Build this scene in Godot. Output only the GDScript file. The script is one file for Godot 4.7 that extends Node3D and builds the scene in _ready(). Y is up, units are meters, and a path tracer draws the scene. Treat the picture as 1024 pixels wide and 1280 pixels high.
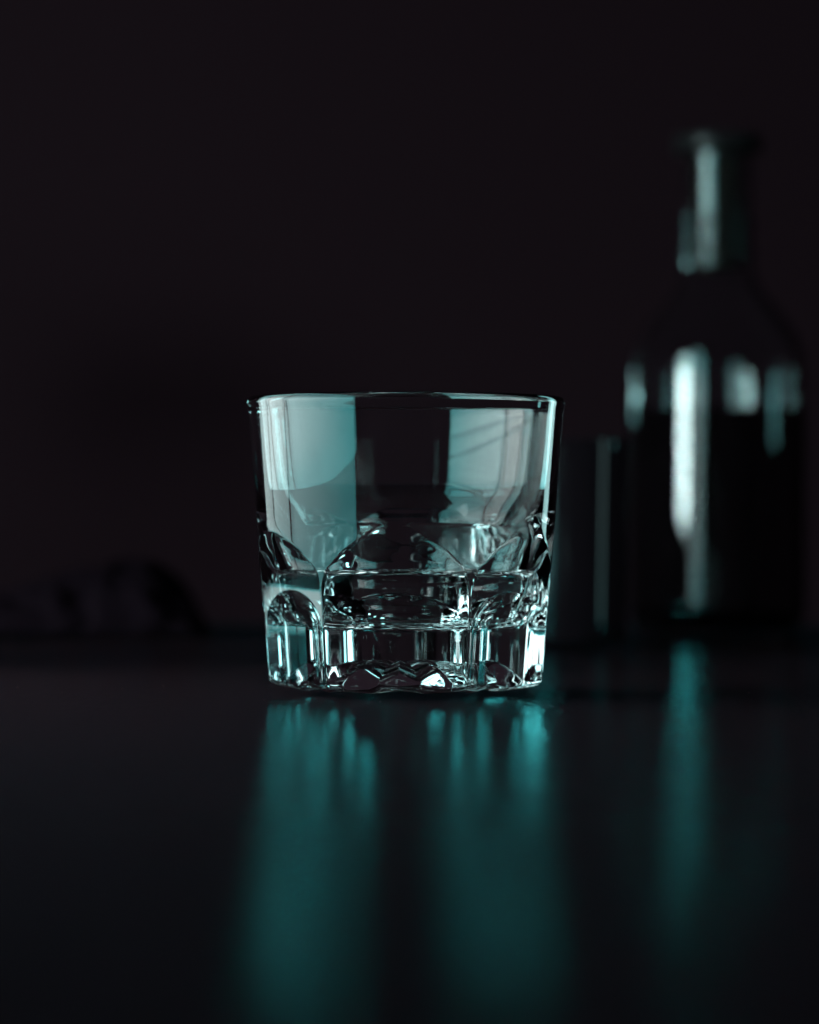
extends Node3D
# A faceted tumbler with a little clear spirit in it, standing on a dark lacquered table; a bottle behind.

const MM := 0.001
const COLS := 720
const RIM_H := 80.4          # millimetres
const LIQ_H := 34.0
const TWIST := -4.0          # degrees the facets are turned

var rng := RandomNumberGenerator.new()

func _ready() -> void:
	rng.seed = 11
	camera_and_air()
	lamps()
	setting()
	tumbler()
	bottle()
	side_glass()
	crumpled_cloth()
	dust()

# ------------------------------------------------------------------ camera, air, lamps

func camera_and_air() -> void:
	var env := Environment.new()
	env.background_mode = Environment.BG_COLOR
	env.background_color = Color(0.0150, 0.0105, 0.0150).linear_to_srgb()
	env.tonemap_mode = Environment.TONE_MAPPER_LINEAR
	env.tonemap_exposure = 1.0
	env.sdfgi_enabled = true
	env.ssao_enabled = true
	env.ssil_enabled = true
	var we := WorldEnvironment.new()
	we.name = "world_environment"
	we.environment = env
	add_child(we)
	var cam := Camera3D.new()
	cam.name = "camera"
	add_child(cam)
	var at := CameraAttributesPhysical.new()
	at.frustum_focal_length = 84.4
	at.exposure_aperture = 6.3
	at.frustum_focus_distance = 0.953
	at.frustum_near = 0.05
	at.frustum_far = 60.0
	at.auto_exposure_enabled = false
	cam.attributes = at
	cam.position = Vector3(0.0011, 0.0436, 0.99)
	cam.rotation_degrees = Vector3(0.318, 0.0, 0.15)
	cam.fov = 16.19
	cam.far = 60.0
	cam.near = 0.05
	cam.current = true

# A softbox: housing, stand and a glowing diffuser whose glow falls off towards its edges; the light stands just before it.
func softbox(called: String, label: String, at: Vector3, turn: float, size: Vector2, top: Color, low: Color, strength: float, share: float, edge: float, side := Color.WHITE, band := [0.02, 0.28, 0.36, 0.52, 0.75]) -> Node3D:
	var t := thing(called, label, "studio lamp", at, turn, "")
	var box := SurfaceTool.new(); box.begin(Mesh.PRIMITIVE_TRIANGLES)
	var w := size.x / 2.0; var h := size.y / 2.0; var d := 0.05
	# four sloping sides and a back, each with thickness
	for k in 4:
		var a: Vector3 = [Vector3(-w, -h, 0), Vector3(w, -h, 0), Vector3(w, h, 0), Vector3(-w, h, 0)][k]
		var b: Vector3 = [Vector3(w, -h, 0), Vector3(w, h, 0), Vector3(-w, h, 0), Vector3(-w, -h, 0)][k]
		var s := Vector3(0.6, 0.6, 1.0)
		var a2 := a * s + Vector3(0, 0, -d); var b2 := b * s + Vector3(0, 0, -d)
		var f := Vector3(0, 0, 0.001)
		for q in [[a + f, b + f, b2, a2]]:
			quad(box, q[0], q[1], q[2], q[3])
	quad(box, Vector3(-w, -h, 0) * 0.6 + Vector3(0, 0, -d), Vector3(w, -h, 0) * 0.6 + Vector3(0, 0, -d), Vector3(w, h, 0) * 0.6 + Vector3(0, 0, -d), Vector3(-w, h, 0) * 0.6 + Vector3(0, 0, -d))
	box.generate_normals()
	var black := plain(Color(0.012, 0.012, 0.013), 0.7)
	part("housing", box.commit(), black, t)
	var face := QuadMesh.new(); face.size = size * 0.998
	var m := StandardMaterial3D.new()
	m.albedo_color = Color(0.05, 0.05, 0.05); m.roughness = 0.8
	m.emission_enabled = true
	m.emission_operator = BaseMaterial3D.EMISSION_OP_MULTIPLY
	m.emission = Color.WHITE
	m.emission_energy_multiplier = strength
	var im := Image.create(128, 128, false, Image.FORMAT_RGBAF)
	for y in 128:
		for x in 128:
			var u := (x + 0.5) / 128.0; var v := (y + 0.5) / 128.0
			var c := low.lerp(top, smoothstep(band[0], band[1], 1.0 - v) * (1.0 - band[4] * smoothstep(band[2], band[3], 1.0 - v)))
			c = c * side.lerp(Color.WHITE, pow(u, 2.4))
			var ex := minf(u, 1.0 - u); var ey := minf(v, 1.0 - v)
			var k := (0.45 + 0.55 * smoothstep(0.0, edge, ex)) * (0.5 + 0.5 * smoothstep(0.0, edge, ey))
			im.set_pixel(x, y, Color(c.r * k, c.g * k, c.b * k).linear_to_srgb())
	m.emission_texture = ImageTexture.create_from_image(im)
	part("diffuser", face, m, t)
	var st := SurfaceTool.new(); st.begin(Mesh.PRIMITIVE_TRIANGLES)
	var foot := -at.y - 0.75
	st.append_from(tube_mesh(0.012, -h - 0.02 - foot), 0, Transform3D(Basis(), Vector3(0, (foot - h - 0.02) / 2.0, -d - 0.02)))
	st.append_from(tube_mesh(0.010, 0.16), 0, Transform3D(Basis(), Vector3(0, -h + 0.05, -d - 0.02)))
	part("stand", st.commit(), black, t)
	for k in 3:
		var leg := CylinderMesh.new(); leg.top_radius = 0.008; leg.bottom_radius = 0.008; leg.height = 0.42; leg.radial_segments = 10
		var o := part("leg", leg, black, t)
		o.transform = Transform3D(Basis(Vector3.UP, k * TAU / 3.0) * Basis(Vector3.RIGHT, 0.95), Vector3(0, foot + 0.13, -d - 0.02) + Basis(Vector3.UP, k * TAU / 3.0) * Vector3(0, 0, 0.17))
	var l := AreaLight3D.new()
	l.name = called + "_glow"
	t.add_child(l)
	l.position = Vector3(0, 0, 0.004)
	l.rotation.y = PI
	l.area_size = size * 0.95
	l.light_color = low.lerp(top, 0.5).linear_to_srgb()
	l.light_energy = strength * share * size.x * size.y / PI
	l.shadow_enabled = true
	return t

func lamps() -> void:
	var pale := Color(0.36, 0.98, 1.0)
	var white := Color(0.50, 0.98, 1.0)
	var teal := Color(0.10, 0.90, 0.96)
	panel("softbox_lamp", "broad softbox lamp standing close beside the tumbler, between it and the camera", Vector2(-0.29, -0.012), Vector2(-0.416, 0.563), -0.16, 0.60, white, Color(0.03, 0.24, 0.26), 5.2, Color(0.13, 0.47, 0.48), false, [0.24, 0.43, 0.48, 0.70, 0.96])
	panel("softbox_lamp", "narrow softbox lamp standing level with the tumbler, next to the broad one", Vector2(-0.268, -0.114), Vector2(-0.289, -0.016), -0.16, 0.60, Color(0.76, 1.0, 1.0), Color(0.10, 0.50, 0.52), 4.0, Color(0.85, 0.9, 0.9), false, [0.24, 0.43, 0.48, 0.70, 0.96])
	panel("strip_lamp", "dim strip lamp standing just past the narrow softbox lamp", Vector2(-0.235, -0.172), Vector2(-0.266, -0.118), -0.10, 0.5, Color(0.62, 1.0, 1.0), teal, 2.6, Color(1, 1, 1))
	panel("strip_lamp", "strip lamp standing farthest from the table, turned to the bottle", Vector2(-0.58, 0.111), Vector2(-1.07, 0.205), 0.045, 0.4, Color(0.5, 1.0, 1.0), Color(0.01, 0.03, 0.03), 52.0, Color(1, 1, 1), true, [0.0, 0.05, 0.39, 0.50, 0.97])
	panel("small_lamp", "small square lamp standing far behind the table", Vector2(-0.40, -1.51), Vector2(-0.46, -1.43), 0.125, 0.07, pale, teal, 5.0, Color(1, 1, 1))
	panel("small_lamp", "small square lamp standing beside the bottle, away from the table", Vector2(0.875, -0.36), Vector2(0.905, -0.44), 0.10, 0.07, teal, teal, 4.0, Color(1, 1, 1))
	panel("strip_lamp", "slim strip lamp standing between the tumbler and the bottle", Vector2(0.36, -0.26), Vector2(0.31, -0.31), -0.05, 0.4, pale, teal, 3.0, Color(1, 1, 1))

# A softbox from one floor point to another, facing the tumbler; it stands a little above the table's height.
func panel(called: String, label: String, a: Vector2, b: Vector2, bottom: float, high: float, top: Color, low: Color, strength: float, side: Color, turned := false, band := [0.02, 0.28, 0.36, 0.52, 0.75]) -> void:
	var mid := (a + b) / 2.0
	var along := (a - b).normalized()
	# local x runs along (a - b), so the face looks along (-along.y, along.x)
	var face := Vector2(-along.y, along.x)
	if turned:
		face = -face
	softbox(called, label, Vector3(mid.x, bottom + high / 2.0, mid.y), rad_to_deg(atan2(face.x, face.y)), Vector2(a.distance_to(b), high), top, low, strength, 0.12 if not turned else 0.04, 0.08, side, band)

# ------------------------------------------------------------------ small helpers

func numbered(called: String) -> String:
	if not has_node(called):
		return called
	var k := 1
	while has_node("%s_%03d" % [called, k]):
		k += 1
	return "%s_%03d" % [called, k]

func thing(called: String, label: String, category: String, at := Vector3.ZERO, turn := 0.0, group := "") -> Node3D:
	var o := Node3D.new()
	o.name = numbered(called)
	add_child(o)
	o.position = at
	o.rotation_degrees.y = turn
	o.set_meta("label", label)
	o.set_meta("category", category)
	if group:
		o.set_meta("group", group)
	return o

func part(called: String, mesh: Mesh, m: Material, parent: Node) -> MeshInstance3D:
	var o := MeshInstance3D.new()
	o.mesh = mesh
	o.material_override = m
	var n := called
	var k := 1
	while parent.has_node(n):
		n = "%s_%03d" % [called, k]
		k += 1
	o.name = n
	parent.add_child(o)
	return o

func plain(linear: Color, rough: float) -> StandardMaterial3D:
	var m := StandardMaterial3D.new()
	m.albedo_color = linear.linear_to_srgb()
	m.roughness = rough
	return m

func glass(ior: float, tint := Color(1, 1, 1), rough := 0.0) -> StandardMaterial3D:
	var m := StandardMaterial3D.new()
	var c := tint.linear_to_srgb(); c.a = 0.0
	m.albedo_color = c
	m.roughness = rough
	m.refraction_enabled = true
	m.refraction_scale = (ior - 1.0) / 10.0
	return m

func quad(st: SurfaceTool, a: Vector3, b: Vector3, c: Vector3, d: Vector3) -> void:
	for v in [a, b, c, a, c, d]:
		st.add_vertex(v)

func tube_mesh(r: float, len: float) -> CylinderMesh:
	var c := CylinderMesh.new()
	c.top_radius = r; c.bottom_radius = r; c.height = len; c.radial_segments = 14
	return c

# Surface from a grid of points; normals come from a grid of the same size. «flip» swaps the side.
func grid_mesh(p: PackedVector3Array, n: PackedVector3Array, cols: int, r0: int, r1: int, c0: int, c1: int, flip := false) -> ArrayMesh:
	var v := PackedVector3Array(); var nn := PackedVector3Array(); var uv := PackedVector2Array(); var ix := PackedInt32Array()
	var wide := c1 - c0 + 1
	for r in range(r0, r1 + 1):
		for c in range(c0, c1 + 1):
			var k := r * cols + posmod(c, cols)
			v.append(p[k]); nn.append(-n[k] if flip else n[k])
			uv.append(Vector2(float(c) / cols, float(r) / 100.0))
	for r in r1 - r0:
		for c in wide - 1:
			var a := r * wide + c
			var b := a + 1; var d := a + wide; var e := d + 1
			if flip:
				ix.append_array([a, d, b, b, d, e])
			else:
				ix.append_array([a, b, d, b, e, d])
	var arr := []; arr.resize(Mesh.ARRAY_MAX)
	arr[Mesh.ARRAY_VERTEX] = v; arr[Mesh.ARRAY_NORMAL] = nn; arr[Mesh.ARRAY_TEX_UV] = uv; arr[Mesh.ARRAY_INDEX] = ix
	var m := ArrayMesh.new()
	m.add_surface_from_arrays(Mesh.PRIMITIVE_TRIANGLES, arr)
	return m

func grid_normals(p: PackedVector3Array, rows: int, cols: int) -> PackedVector3Array:
	var n := PackedVector3Array(); n.resize(rows * cols)
	for r in rows:
		var up := maxi(r - 1, 0) * cols; var dn := mini(r + 1, rows - 1) * cols
		for c in cols:
			var a := p[r * cols + (c + 1) % cols] - p[r * cols + (c + cols - 1) % cols]
			var b := p[dn + c] - p[up + c]
			n[r * cols + c] = b.cross(a).normalized()
	return n

# A turned shape: profile points (radius, height) in metres, normals smooth except where «sharp» repeats a point.
func lathe(profile: PackedVector2Array, cols := 96, squash := 1.0) -> ArrayMesh:
	var p := PackedVector3Array()
	for q in profile:
		for c in cols:
			var a := TAU * c / cols
			p.append(Vector3(sin(a) * q.x, q.y, cos(a) * q.x * squash))
	var n := grid_normals(p, profile.size(), cols)
	return grid_mesh(p, n, cols, 0, profile.size() - 1, 0, cols)

# Smooth curve through given (radius, height) knots.
func spline(knots: Array, per := 8) -> PackedVector2Array:
	var out := PackedVector2Array()
	for i in knots.size() - 1:
		var a: Vector2 = knots[maxi(i - 1, 0)]; var b: Vector2 = knots[i]; var c: Vector2 = knots[i + 1]; var d: Vector2 = knots[mini(i + 2, knots.size() - 1)]
		for k in per:
			out.append(b.cubic_interpolate(c, a, d, float(k) / per))
	out.append(knots[-1])
	return out

# ------------------------------------------------------------------ table and room

func setting() -> void:
	var wall := BoxMesh.new(); wall.size = Vector3(9.0, 5.0, 0.2)
	var paint := plain(Color(0.039, 0.0200, 0.0270), 1.0)
	paint.metallic_specular = 0.0
	var w := part("wall", wall, paint, self)
	w.position = Vector3(0, 1.0, -2.6)
	w.set_meta("kind", "structure")
	w.set_meta("label", "dark unlit wall far behind the table")
	var fl := BoxMesh.new(); fl.size = Vector3(9.0, 0.1, 9.0)
	var f := part("floor", fl, plain(Color(0.02, 0.018, 0.02), 0.8), self)
	f.position = Vector3(0, -0.80, 1.5)
	f.set_meta("kind", "structure")
	f.set_meta("label", "dark floor under the table")

	var t := thing("table", "dark glossy table with a fine grained lacquered top", "table")
	var m := StandardMaterial3D.new()
	m.albedo_color = Color(0.23, 0.0120, 0.0150).linear_to_srgb()
	m.roughness = 0.115
	m.metallic_specular = 0.025
	var noise := FastNoiseLite.new()
	noise.seed = 3; noise.noise_type = FastNoiseLite.TYPE_SIMPLEX_SMOOTH
	noise.frequency = 0.036
	noise.fractal_type = FastNoiseLite.FRACTAL_FBM
	noise.fractal_octaves = 3
	var nt := NoiseTexture2D.new()
	nt.width = 1024; nt.height = 1024; nt.seamless = true; nt.noise = noise
	m.heightmap_enabled = true
	m.heightmap_texture = nt
	m.heightmap_scale = 0.016
	m.uv1_triplanar = true
	m.uv1_world_triplanar = true
	m.uv1_scale = Vector3(7, 7, 1.1)
	var top := part("table_top", slab(0.205, 0.012, -0.72, 0.82), m, t)
	top.position.y = -0.0012
	var lac := BoxMesh.new(); lac.size = Vector3(0.386, 0.0009, 1.516)
	var film := part("lacquer", lac, glass(1.0, Color(0.33, 0.94, 0.96)), t)
	film.position = Vector3(0, -0.00045, 0.05)
	for sx in [-1, 1]:
		for z in [-0.62, 0.72]:
			var leg := BoxMesh.new(); leg.size = Vector3(0.06, 0.70, 0.06)
			var o := part("leg", leg, m, t)
			o.position = Vector3(sx * 0.15, -0.36 - 0.03, z)

# A table board with a rounded edge, top at y = 0.
func slab(w: float, r: float, z0: float, z1: float) -> ArrayMesh:
	var st := SurfaceTool.new(); st.begin(Mesh.PRIMITIVE_TRIANGLES)
	var ring := func(inset: float, y: float) -> Array:
		return [Vector3(-w + inset, y, z0 + inset), Vector3(w - inset, y, z0 + inset), Vector3(w - inset, y, z1 - inset), Vector3(-w + inset, y, z1 - inset)]
	var rings := []
	for k in 7:
		var a := PI / 2 * k / 6.0
		rings.append(ring.call(r * (1.0 - sin(a)), -r * (1.0 - cos(a))))
	rings.append(ring.call(0.0, -0.035))
	st.set_smooth_group(-1)
	var q: Array = rings[0]
	quad(st, q[0], q[1], q[2], q[3])
	for k in rings.size() - 1:
		for e in 4:
			quad(st, rings[k][(e + 1) % 4], rings[k][e], rings[k + 1][e], rings[k + 1][(e + 1) % 4])
	q = rings[-1]
	quad(st, q[3], q[2], q[1], q[0])
	st.generate_normals()
	return st.commit()

# ------------------------------------------------------------------ the tumbler

func outer_cone(h: float) -> float:
	return 37.55 + 0.0755 * h

# The rim is a little thicker than the wall below it.
func bead(h: float) -> float:
	return 0.28 * exp(-pow((h - (RIM_H - 1.8)) / 1.5, 2.0))

func smin(a: float, b: float, k: float) -> float:
	var h := clampf(0.5 + 0.5 * (b - a) / k, 0.0, 1.0)
	return lerpf(b, a, h) - k * h * (1.0 - h)

# How deep the middle of a facet lies under the cone, by height (read off the arch's outline).
const DEEP := [[44.7, 0.0], [41.1, 0.94], [37.8, 2.40], [35.4, 3.33], [33.0, 4.45], [28.4, 5.15], [22.7, 5.37], [3.0, 5.40], [-5.0, 5.44]]

func facet_depth(h: float) -> float:
	if h >= 44.7:
		return (44.7 - h) * 0.15
	for k in DEEP.size() - 1:
		if h >= DEEP[k + 1][0]:
			var p: Array = DEEP[maxi(k - 1, 0)]; var q: Array = DEEP[k]; var r: Array = DEEP[k + 1]; var s: Array = DEEP[mini(k + 2, DEEP.size() - 1)]
			return hermite(p, q, r, s, h)
	return 5.3

func hermite(p: Array, q: Array, r: Array, s: Array, h: float) -> float:
	var w: float = r[0] - q[0]
	var m0: float = (r[1] - p[1]) / (r[0] - p[0]); var m1: float = (s[1] - q[1]) / (s[0] - q[0])
	var t: float = (h - q[0]) / w
	return (2 * t * t * t - 3 * t * t + 1) * q[1] + (t * t * t - 2 * t * t + t) * w * m0 + (3 * t * t - 2 * t * t * t) * r[1] + (t * t * t - t * t) * w * m1

# Outer radius: a cone with six flat panels cut into its foot under arched tops, and a second, hollowed arch inside each.
func outer_radius(th: float, h: float) -> float:
	var rc := outer_cone(h)
	if h > 46.5:
		return rc
	var pitch := TAU / 6.0
	var a := fposmod(th - deg_to_rad(TWIST) + pitch / 2.0, pitch) - pitch / 2.0
	var d := rc - facet_depth(h) * rc / 40.0
	# the lower hollow: a shallow upright scoop that ends in an arch
	var x := d * tan(a)
	var up := maxf(0.0, h - 17.5)
	var s := sqrt(maxf(0.0, 50.0 * 50.0 - x * x - up * up * 3.4)) - 46.8
	var scoop := s if s > 0.0 else 0.0
	if s > -0.4 and s < 0.4:
		scoop = (s + 0.4) * (s + 0.4) / 1.6
	var flat := (d - scoop) / cos(a)
	return smin(rc, flat, 0.45)

func tumbler() -> void:
	var glass_m := glass(1.52, Color(0.985, 1.0, 1.0))
	# profile rows: inner wall from the liquid upward, over the rim, down the outside, under the foot
	var inner := spline([Vector2(32.35, 34.0), Vector2(33.05, 37.0), Vector2(34.1, 40.2), Vector2(35.4, 43.4), Vector2(36.75, 46.6), Vector2(37.95, 50.2), Vector2(38.85, 54.2), Vector2(39.55, 59.0), Vector2(40.25, 65.0), Vector2(40.95, 71.8), Vector2(41.65, 78.4)], 9)
	var rows := []                      # [radius, height, kind] kind 0 = turned, 1 = panelled, 2 = underside
	for q in inner:
		rows.append([q.x, q.y, 0])
	var n_in := rows.size()
	var ro := outer_cone(RIM_H - 2.0) + bead(RIM_H - 2.0)
	var rmid := (41.65 + ro) / 2.0; var rr := (ro - 41.65) / 2.0
	for k in range(1, 20):
		var a := PI * k / 20.0
		rows.append([rmid - cos(a) * rr, RIM_H - 2.0 + sin(a) * 2.0, 0])
	for k in 30:
		var h := lerpf(RIM_H - 2.0, 46.6, k / 29.0)
		rows.append([outer_cone(h) + bead(h), h, 0])
	var n_wall := rows.size() - 1
	for k in range(1, 231):
		rows.append([0.0, lerpf(46.6, 3.2, k / 230.0), 1])
	var n_panel := rows.size() - 1
	var chamfer := [Vector2(0.0, 3.2), Vector2(-0.15, 2.4), Vector2(-0.7, 1.5), Vector2(-1.7, 0.75), Vector2(-3.0, 0.25), Vector2(-4.4, 0.0)]
	var ch := spline(chamfer, 4)
	for k in range(1, ch.size()):
		rows.append([ch[k].x, ch[k].y, 3])
	for k in range(1, 71):
		rows.append([1.0 - k / 70.0, 0.0, 2])
	var p := PackedVector3Array(); p.resize(rows.size() * COLS)
	var foot := PackedFloat32Array(); foot.resize(COLS)
	for c in COLS:
		foot[c] = outer_radius(TAU * c / COLS, 3.2)
	for r in rows.size():
		var row: Array = rows[r]
		for c in COLS:
			var th := TAU * c / COLS
			var rad: float = row[0]; var h: float = row[1]
			match row[2]:
				1: rad = outer_radius(th, h)
				3:
					rad = foot[c] + row[0]
					h += star(th, 1.0) * smoothstep(3.2, 0.0, row[1])
				2:
					var u: float = row[0]
					rad = (foot[c] - 4.4) * u
					h = 9.0 * (1.0 - pow(u, 2.6)) + star(th, u)
			p[r * COLS + c] = Vector3(sin(th) * rad, h, cos(th) * rad) * MM
	var n := grid_normals(p, rows.size(), COLS)
	var t := thing("whisky_tumbler", "clear glass whisky tumbler with six arched facets and a star cut foot", "tumbler", Vector3(0, 0.0002, 0))
	part("bowl", grid_mesh(p, n, COLS, 0, n_in - 1, 0, COLS), glass_m, t)
	part("rim", grid_mesh(p, n, COLS, n_in - 1, n_in + 18, 0, COLS), glass_m, t)
	part("outer_wall", grid_mesh(p, n, COLS, n_in + 18, n_wall, 0, COLS), glass_m, t)
	var off := roundi(TWIST / 360.0 * COLS)
	for k in 6:
		var c0 := off - 60 + k * 120
		part("arched_facet", grid_mesh(p, n, COLS, n_wall, n_panel, c0, c0 + 120), glass_m, t)
	part("star_cut_foot", grid_mesh(p, n, COLS, n_panel, rows.size() - 1, 0, COLS), glass_m, t)

	# the liquid: its side is the face between glass and liquid, its top the face between liquid and air
	var l := thing("clear_drink", "clear drink filling the lower part of the tumbler's hollow", "drink", Vector3(0, 0.0002, 0))
	var side := spline([Vector2(32.35, 34.0), Vector2(31.7, 29.0), Vector2(31.1, 25.0), Vector2(30.2, 21.5), Vector2(28.6, 19.0), Vector2(26.2, 17.7), Vector2(22.0, 17.2), Vector2(14.0, 16.9), Vector2(6.0, 16.75), Vector2(0.02, 16.7)], 10)
	var sp := PackedVector3Array()
	for q in side:
		for c in COLS:
			var th := TAU * c / COLS
			sp.append(Vector3(sin(th) * q.x, q.y, cos(th) * q.x) * MM)
	var sn := grid_normals(sp, side.size(), COLS)
	# seen from the glass: the normal of the drink's side points outward; glass to drink is a step down, so the face is turned
	part("drink_side", grid_mesh(sp, sn, COLS, 0, side.size() - 1, 0, COLS, true), glass(1.52 / 1.333), l)
	var surf := PackedVector3Array()
	var tops := []
	for k in 25:
		var u := k / 24.0
		var r := 32.35 * (1.0 - pow(u, 2.0))
		if k == 24: r = 0.02
		tops.append(Vector2(r, 34.0 - 1.5 * (1.0 - exp(-(32.35 - r) / 1.1))))
	for q in tops:
		for c in COLS:
			var th := TAU * c / COLS
			surf.append(Vector3(sin(th) * q.x, q.y, cos(th) * q.x) * MM)
	var un := grid_normals(surf, tops.size(), COLS)
	part("drink_surface", grid_mesh(surf, un, COLS, 0, tops.size() - 1, 0, COLS, true), glass(1.333), l)
	# a few bubbles afloat near the wall
	var film := glass(1.25)
	for b in [[-4.2, 20.0, 1.25], [-2.2, 21.0, 1.0], [5.6, 17.0, 1.1], [-14.0, 22.0, 0.8], [8.2, 24.5, 0.7]]:
		var s := SphereMesh.new(); s.radius = b[2] * MM; s.height = 1.7 * b[2] * MM; s.radial_segments = 32; s.rings = 16
		s.is_hemisphere = false
		var o := part("bubble", s, film, l)
		o.position = Vector3(b[0], 32.55 + 0.86 * b[2], b[1]) * MM

# Rays cut into the underside.
func star(th: float, u: float) -> float:
	var k := 12.0
	var f := absf(fposmod((th - deg_to_rad(TWIST)) * k / TAU, 1.0) - 0.5) * 2.0      # 1 along a groove, 0 between
	return f * (0.8 * smoothstep(0.1, 1.0, u) + 1.1 * sin(PI * pow(clampf(u, 0.0, 1.0), 1.4)))

# ------------------------------------------------------------------ things out of focus

func bottle() -> void:
	var t := thing("glass_bottle", "tall clear glass bottle with a short neck and wide stopper behind the tumbler", "bottle", Vector3(0.141, 0.0003, -0.645))
	var gm := glass(1.5, Color(0.80, 0.86, 0.86))
	var outer := spline([Vector2(0.0002, 0.004), Vector2(0.024, 0.004), Vector2(0.031, 0.0), Vector2(0.0375, 0.002), Vector2(0.0398, 0.007), Vector2(0.04, 0.02), Vector2(0.04, 0.06), Vector2(0.04, 0.105), Vector2(0.0399, 0.118), Vector2(0.0385, 0.127), Vector2(0.0345, 0.136), Vector2(0.0275, 0.145), Vector2(0.0205, 0.153), Vector2(0.0175, 0.161), Vector2(0.0160, 0.168), Vector2(0.0170, 0.171), Vector2(0.0158, 0.1745), Vector2(0.0156, 0.180), Vector2(0.0166, 0.183), Vector2(0.0156, 0.186), Vector2(0.0155, 0.200), Vector2(0.0155, 0.2150)], 8)
	outer.reverse()
	part("bottle_glass", lathe(outer), gm, t)
	var wall_in := spline([Vector2(0.0366, 0.099), Vector2(0.0366, 0.107), Vector2(0.0362, 0.117), Vector2(0.035, 0.126), Vector2(0.031, 0.1345), Vector2(0.024, 0.1435), Vector2(0.0170, 0.152), Vector2(0.0142, 0.160), Vector2(0.0130, 0.168), Vector2(0.0128, 0.19), Vector2(0.0127, 0.215)], 8)
	part("bottle_lining", lathe(wall_in), gm, t)
	var dark := plain(Color(0.006, 0.004, 0.005), 1.0)
	dark.metallic_specular = 0.0
	var d := thing("dark_drink", "dark drink filling the lower half of the glass bottle", "drink", t.position)
	var fill := spline([Vector2(0.0002, 0.0064), Vector2(0.02, 0.0062), Vector2(0.0300, 0.0058), Vector2(0.0352, 0.0100), Vector2(0.0366, 0.021), Vector2(0.0366, 0.06), Vector2(0.0366, 0.099)], 8)
	fill.append_array(PackedVector2Array([Vector2(0.0355, 0.0982), Vector2(0.03, 0.0976), Vector2(0.0002, 0.0975)]))
	part("drink_body", lathe(fill), dark, d)
	var neck := PackedVector2Array([Vector2(0.0127, 0.215), Vector2(0.0130, 0.2158), Vector2(0.0141, 0.216), Vector2(0.0152, 0.2158), Vector2(0.0155, 0.215)])
	part("lip", lathe(neck), gm, t)
	var black := plain(Color(0.012, 0.011, 0.012), 0.35)
	black.metallic_specular = 0.3
	var plug := PackedVector2Array([Vector2(0.0002, 0.2162), Vector2(0.0122, 0.2162), Vector2(0.0122, 0.164), Vector2(0.0108, 0.162), Vector2(0.0002, 0.162)])
	part("cork", lathe(plug), plain(Color(0.02, 0.015, 0.012), 0.9), t)
	var cap := spline([Vector2(0.0002, 0.2164), Vector2(0.0188, 0.2164), Vector2(0.0194, 0.2172), Vector2(0.0196, 0.2190), Vector2(0.0196, 0.2215), Vector2(0.0192, 0.2228), Vector2(0.0178, 0.2235), Vector2(0.0002, 0.2236)], 5)
	cap.reverse()
	part("stopper", lathe(cap), black, t)

# A plain tumbler half hidden behind the faceted one.
func side_glass() -> void:
	var at := Vector3(0.0627, 0.0003, -0.42)
	var t := thing("plain_tumbler", "plain dark tumbler, blurred, standing between the faceted tumbler and the bottle", "tumbler", at)
	var gm := glass(1.5, Color(0.75, 0.84, 0.84))
	var prof := spline([Vector2(0.0002, 0.0000), Vector2(0.0192, 0.0000), Vector2(0.0224, 0.0011), Vector2(0.0234, 0.0037), Vector2(0.0240, 0.0279), Vector2(0.0247, 0.0558), Vector2(0.0252, 0.0772), Vector2(0.0245, 0.0787), Vector2(0.0238, 0.0772), Vector2(0.0229, 0.0512), Vector2(0.0223, 0.0279), Vector2(0.0218, 0.0149), Vector2(0.0197, 0.0116), Vector2(0.0110, 0.0112), Vector2(0.0002, 0.0112)], 6)
	prof.reverse()
	gm.albedo_color = Color(0.016, 0.010, 0.013).linear_to_srgb(); gm.refraction_enabled = false
	gm.roughness = 0.07; gm.metallic_specular = 0.42
	part("tumbler_glass", lathe(prof), gm, t)

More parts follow.
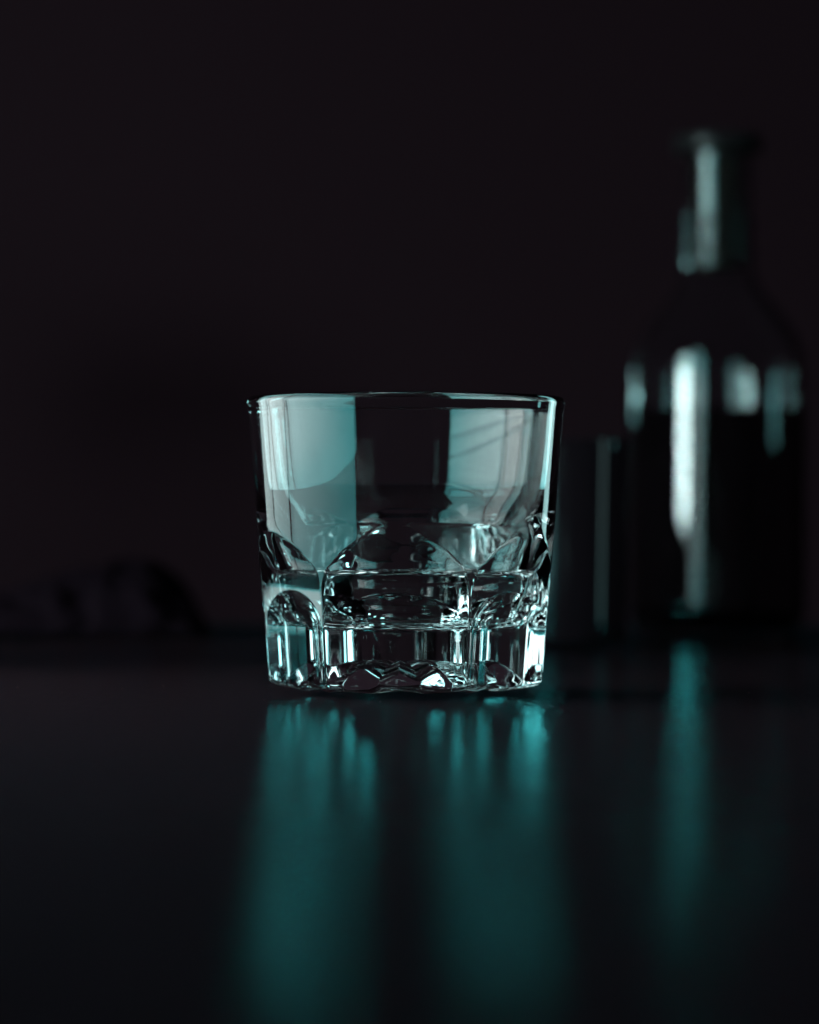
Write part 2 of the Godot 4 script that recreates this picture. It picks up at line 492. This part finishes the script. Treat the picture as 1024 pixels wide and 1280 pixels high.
# A dark cloth left in a heap on the far corner of the table.
func crumpled_cloth() -> void:
	var n := FastNoiseLite.new(); n.seed = 21; n.frequency = 14.0; n.fractal_octaves = 3
	var st := SurfaceTool.new(); st.begin(Mesh.PRIMITIVE_TRIANGLES)
	var q := 72
	for j in q + 1:
		for i in q + 1:
			var u := float(i) / q * 2.0 - 1.0; var v := float(j) / q * 2.0 - 1.0
			var rim := clampf(1.0 - pow(absf(u), 4.0), 0.0, 1.0) * clampf(1.0 - pow(absf(v), 4.0), 0.0, 1.0)
			var x := u * 0.055 + 0.006 * n.get_noise_2d(v * 0.3, 4.0); var z := v * 0.05 + 0.006 * n.get_noise_2d(u * 0.3, 9.0)
			var ridge := absf(n.get_noise_2d(x * 1.6 + 3.0, z * 1.6))
			var h := 0.75 * rim * (0.012 + 0.026 * smoothstep(-1.0, 0.9, u) * (1.0 - 0.5 * v * v) + 0.020 * (0.5 - ridge))
			st.set_uv(Vector2(u, v))
			st.add_vertex(Vector3(x, maxf(h, 0.0004), z))
	for j in q:
		for i in q:
			var a := j * (q + 1) + i
			for k in [a, a + 1, a + q + 1, a + 1, a + q + 2, a + q + 1]:
				st.add_index(k)
	st.generate_normals()
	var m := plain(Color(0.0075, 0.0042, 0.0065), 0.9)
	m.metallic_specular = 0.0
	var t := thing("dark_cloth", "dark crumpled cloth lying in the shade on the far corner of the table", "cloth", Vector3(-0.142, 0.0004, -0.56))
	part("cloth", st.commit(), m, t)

# Dust on the table round the tumbler: tiny pale specks.
func dust() -> void:
	var grain := SphereMesh.new(); grain.radius = 0.00008; grain.height = 0.00012; grain.radial_segments = 6; grain.rings = 3
	var mm := MultiMesh.new()
	mm.transform_format = MultiMesh.TRANSFORM_3D
	mm.mesh = grain
	mm.instance_count = 420
	for k in 420:
		var p := Vector3(rng.randf_range(-0.13, 0.13), 0.00008, rng.randf_range(-0.12, 0.16))
		while Vector2(p.x, p.z).length() < 0.04:
			p = Vector3(rng.randf_range(-0.13, 0.13), 0.00008, rng.randf_range(-0.12, 0.16))
		var s := 0.4 + 1.3 * pow(rng.randf(), 3.0)
		mm.set_instance_transform(k, Transform3D(Basis().rotated(Vector3.UP, rng.randf() * TAU).scaled(Vector3(s * rng.randf_range(0.7, 2.2), s, s)), p))
	var o := MultiMeshInstance3D.new()
	o.name = "dust"
	o.multimesh = mm
	o.material_override = plain(Color(0.10, 0.11, 0.11), 0.8)
	o.set_meta("kind", "stuff")
	o.set_meta("label", "fine pale dust specks on the table round the tumbler")
	add_child(o)
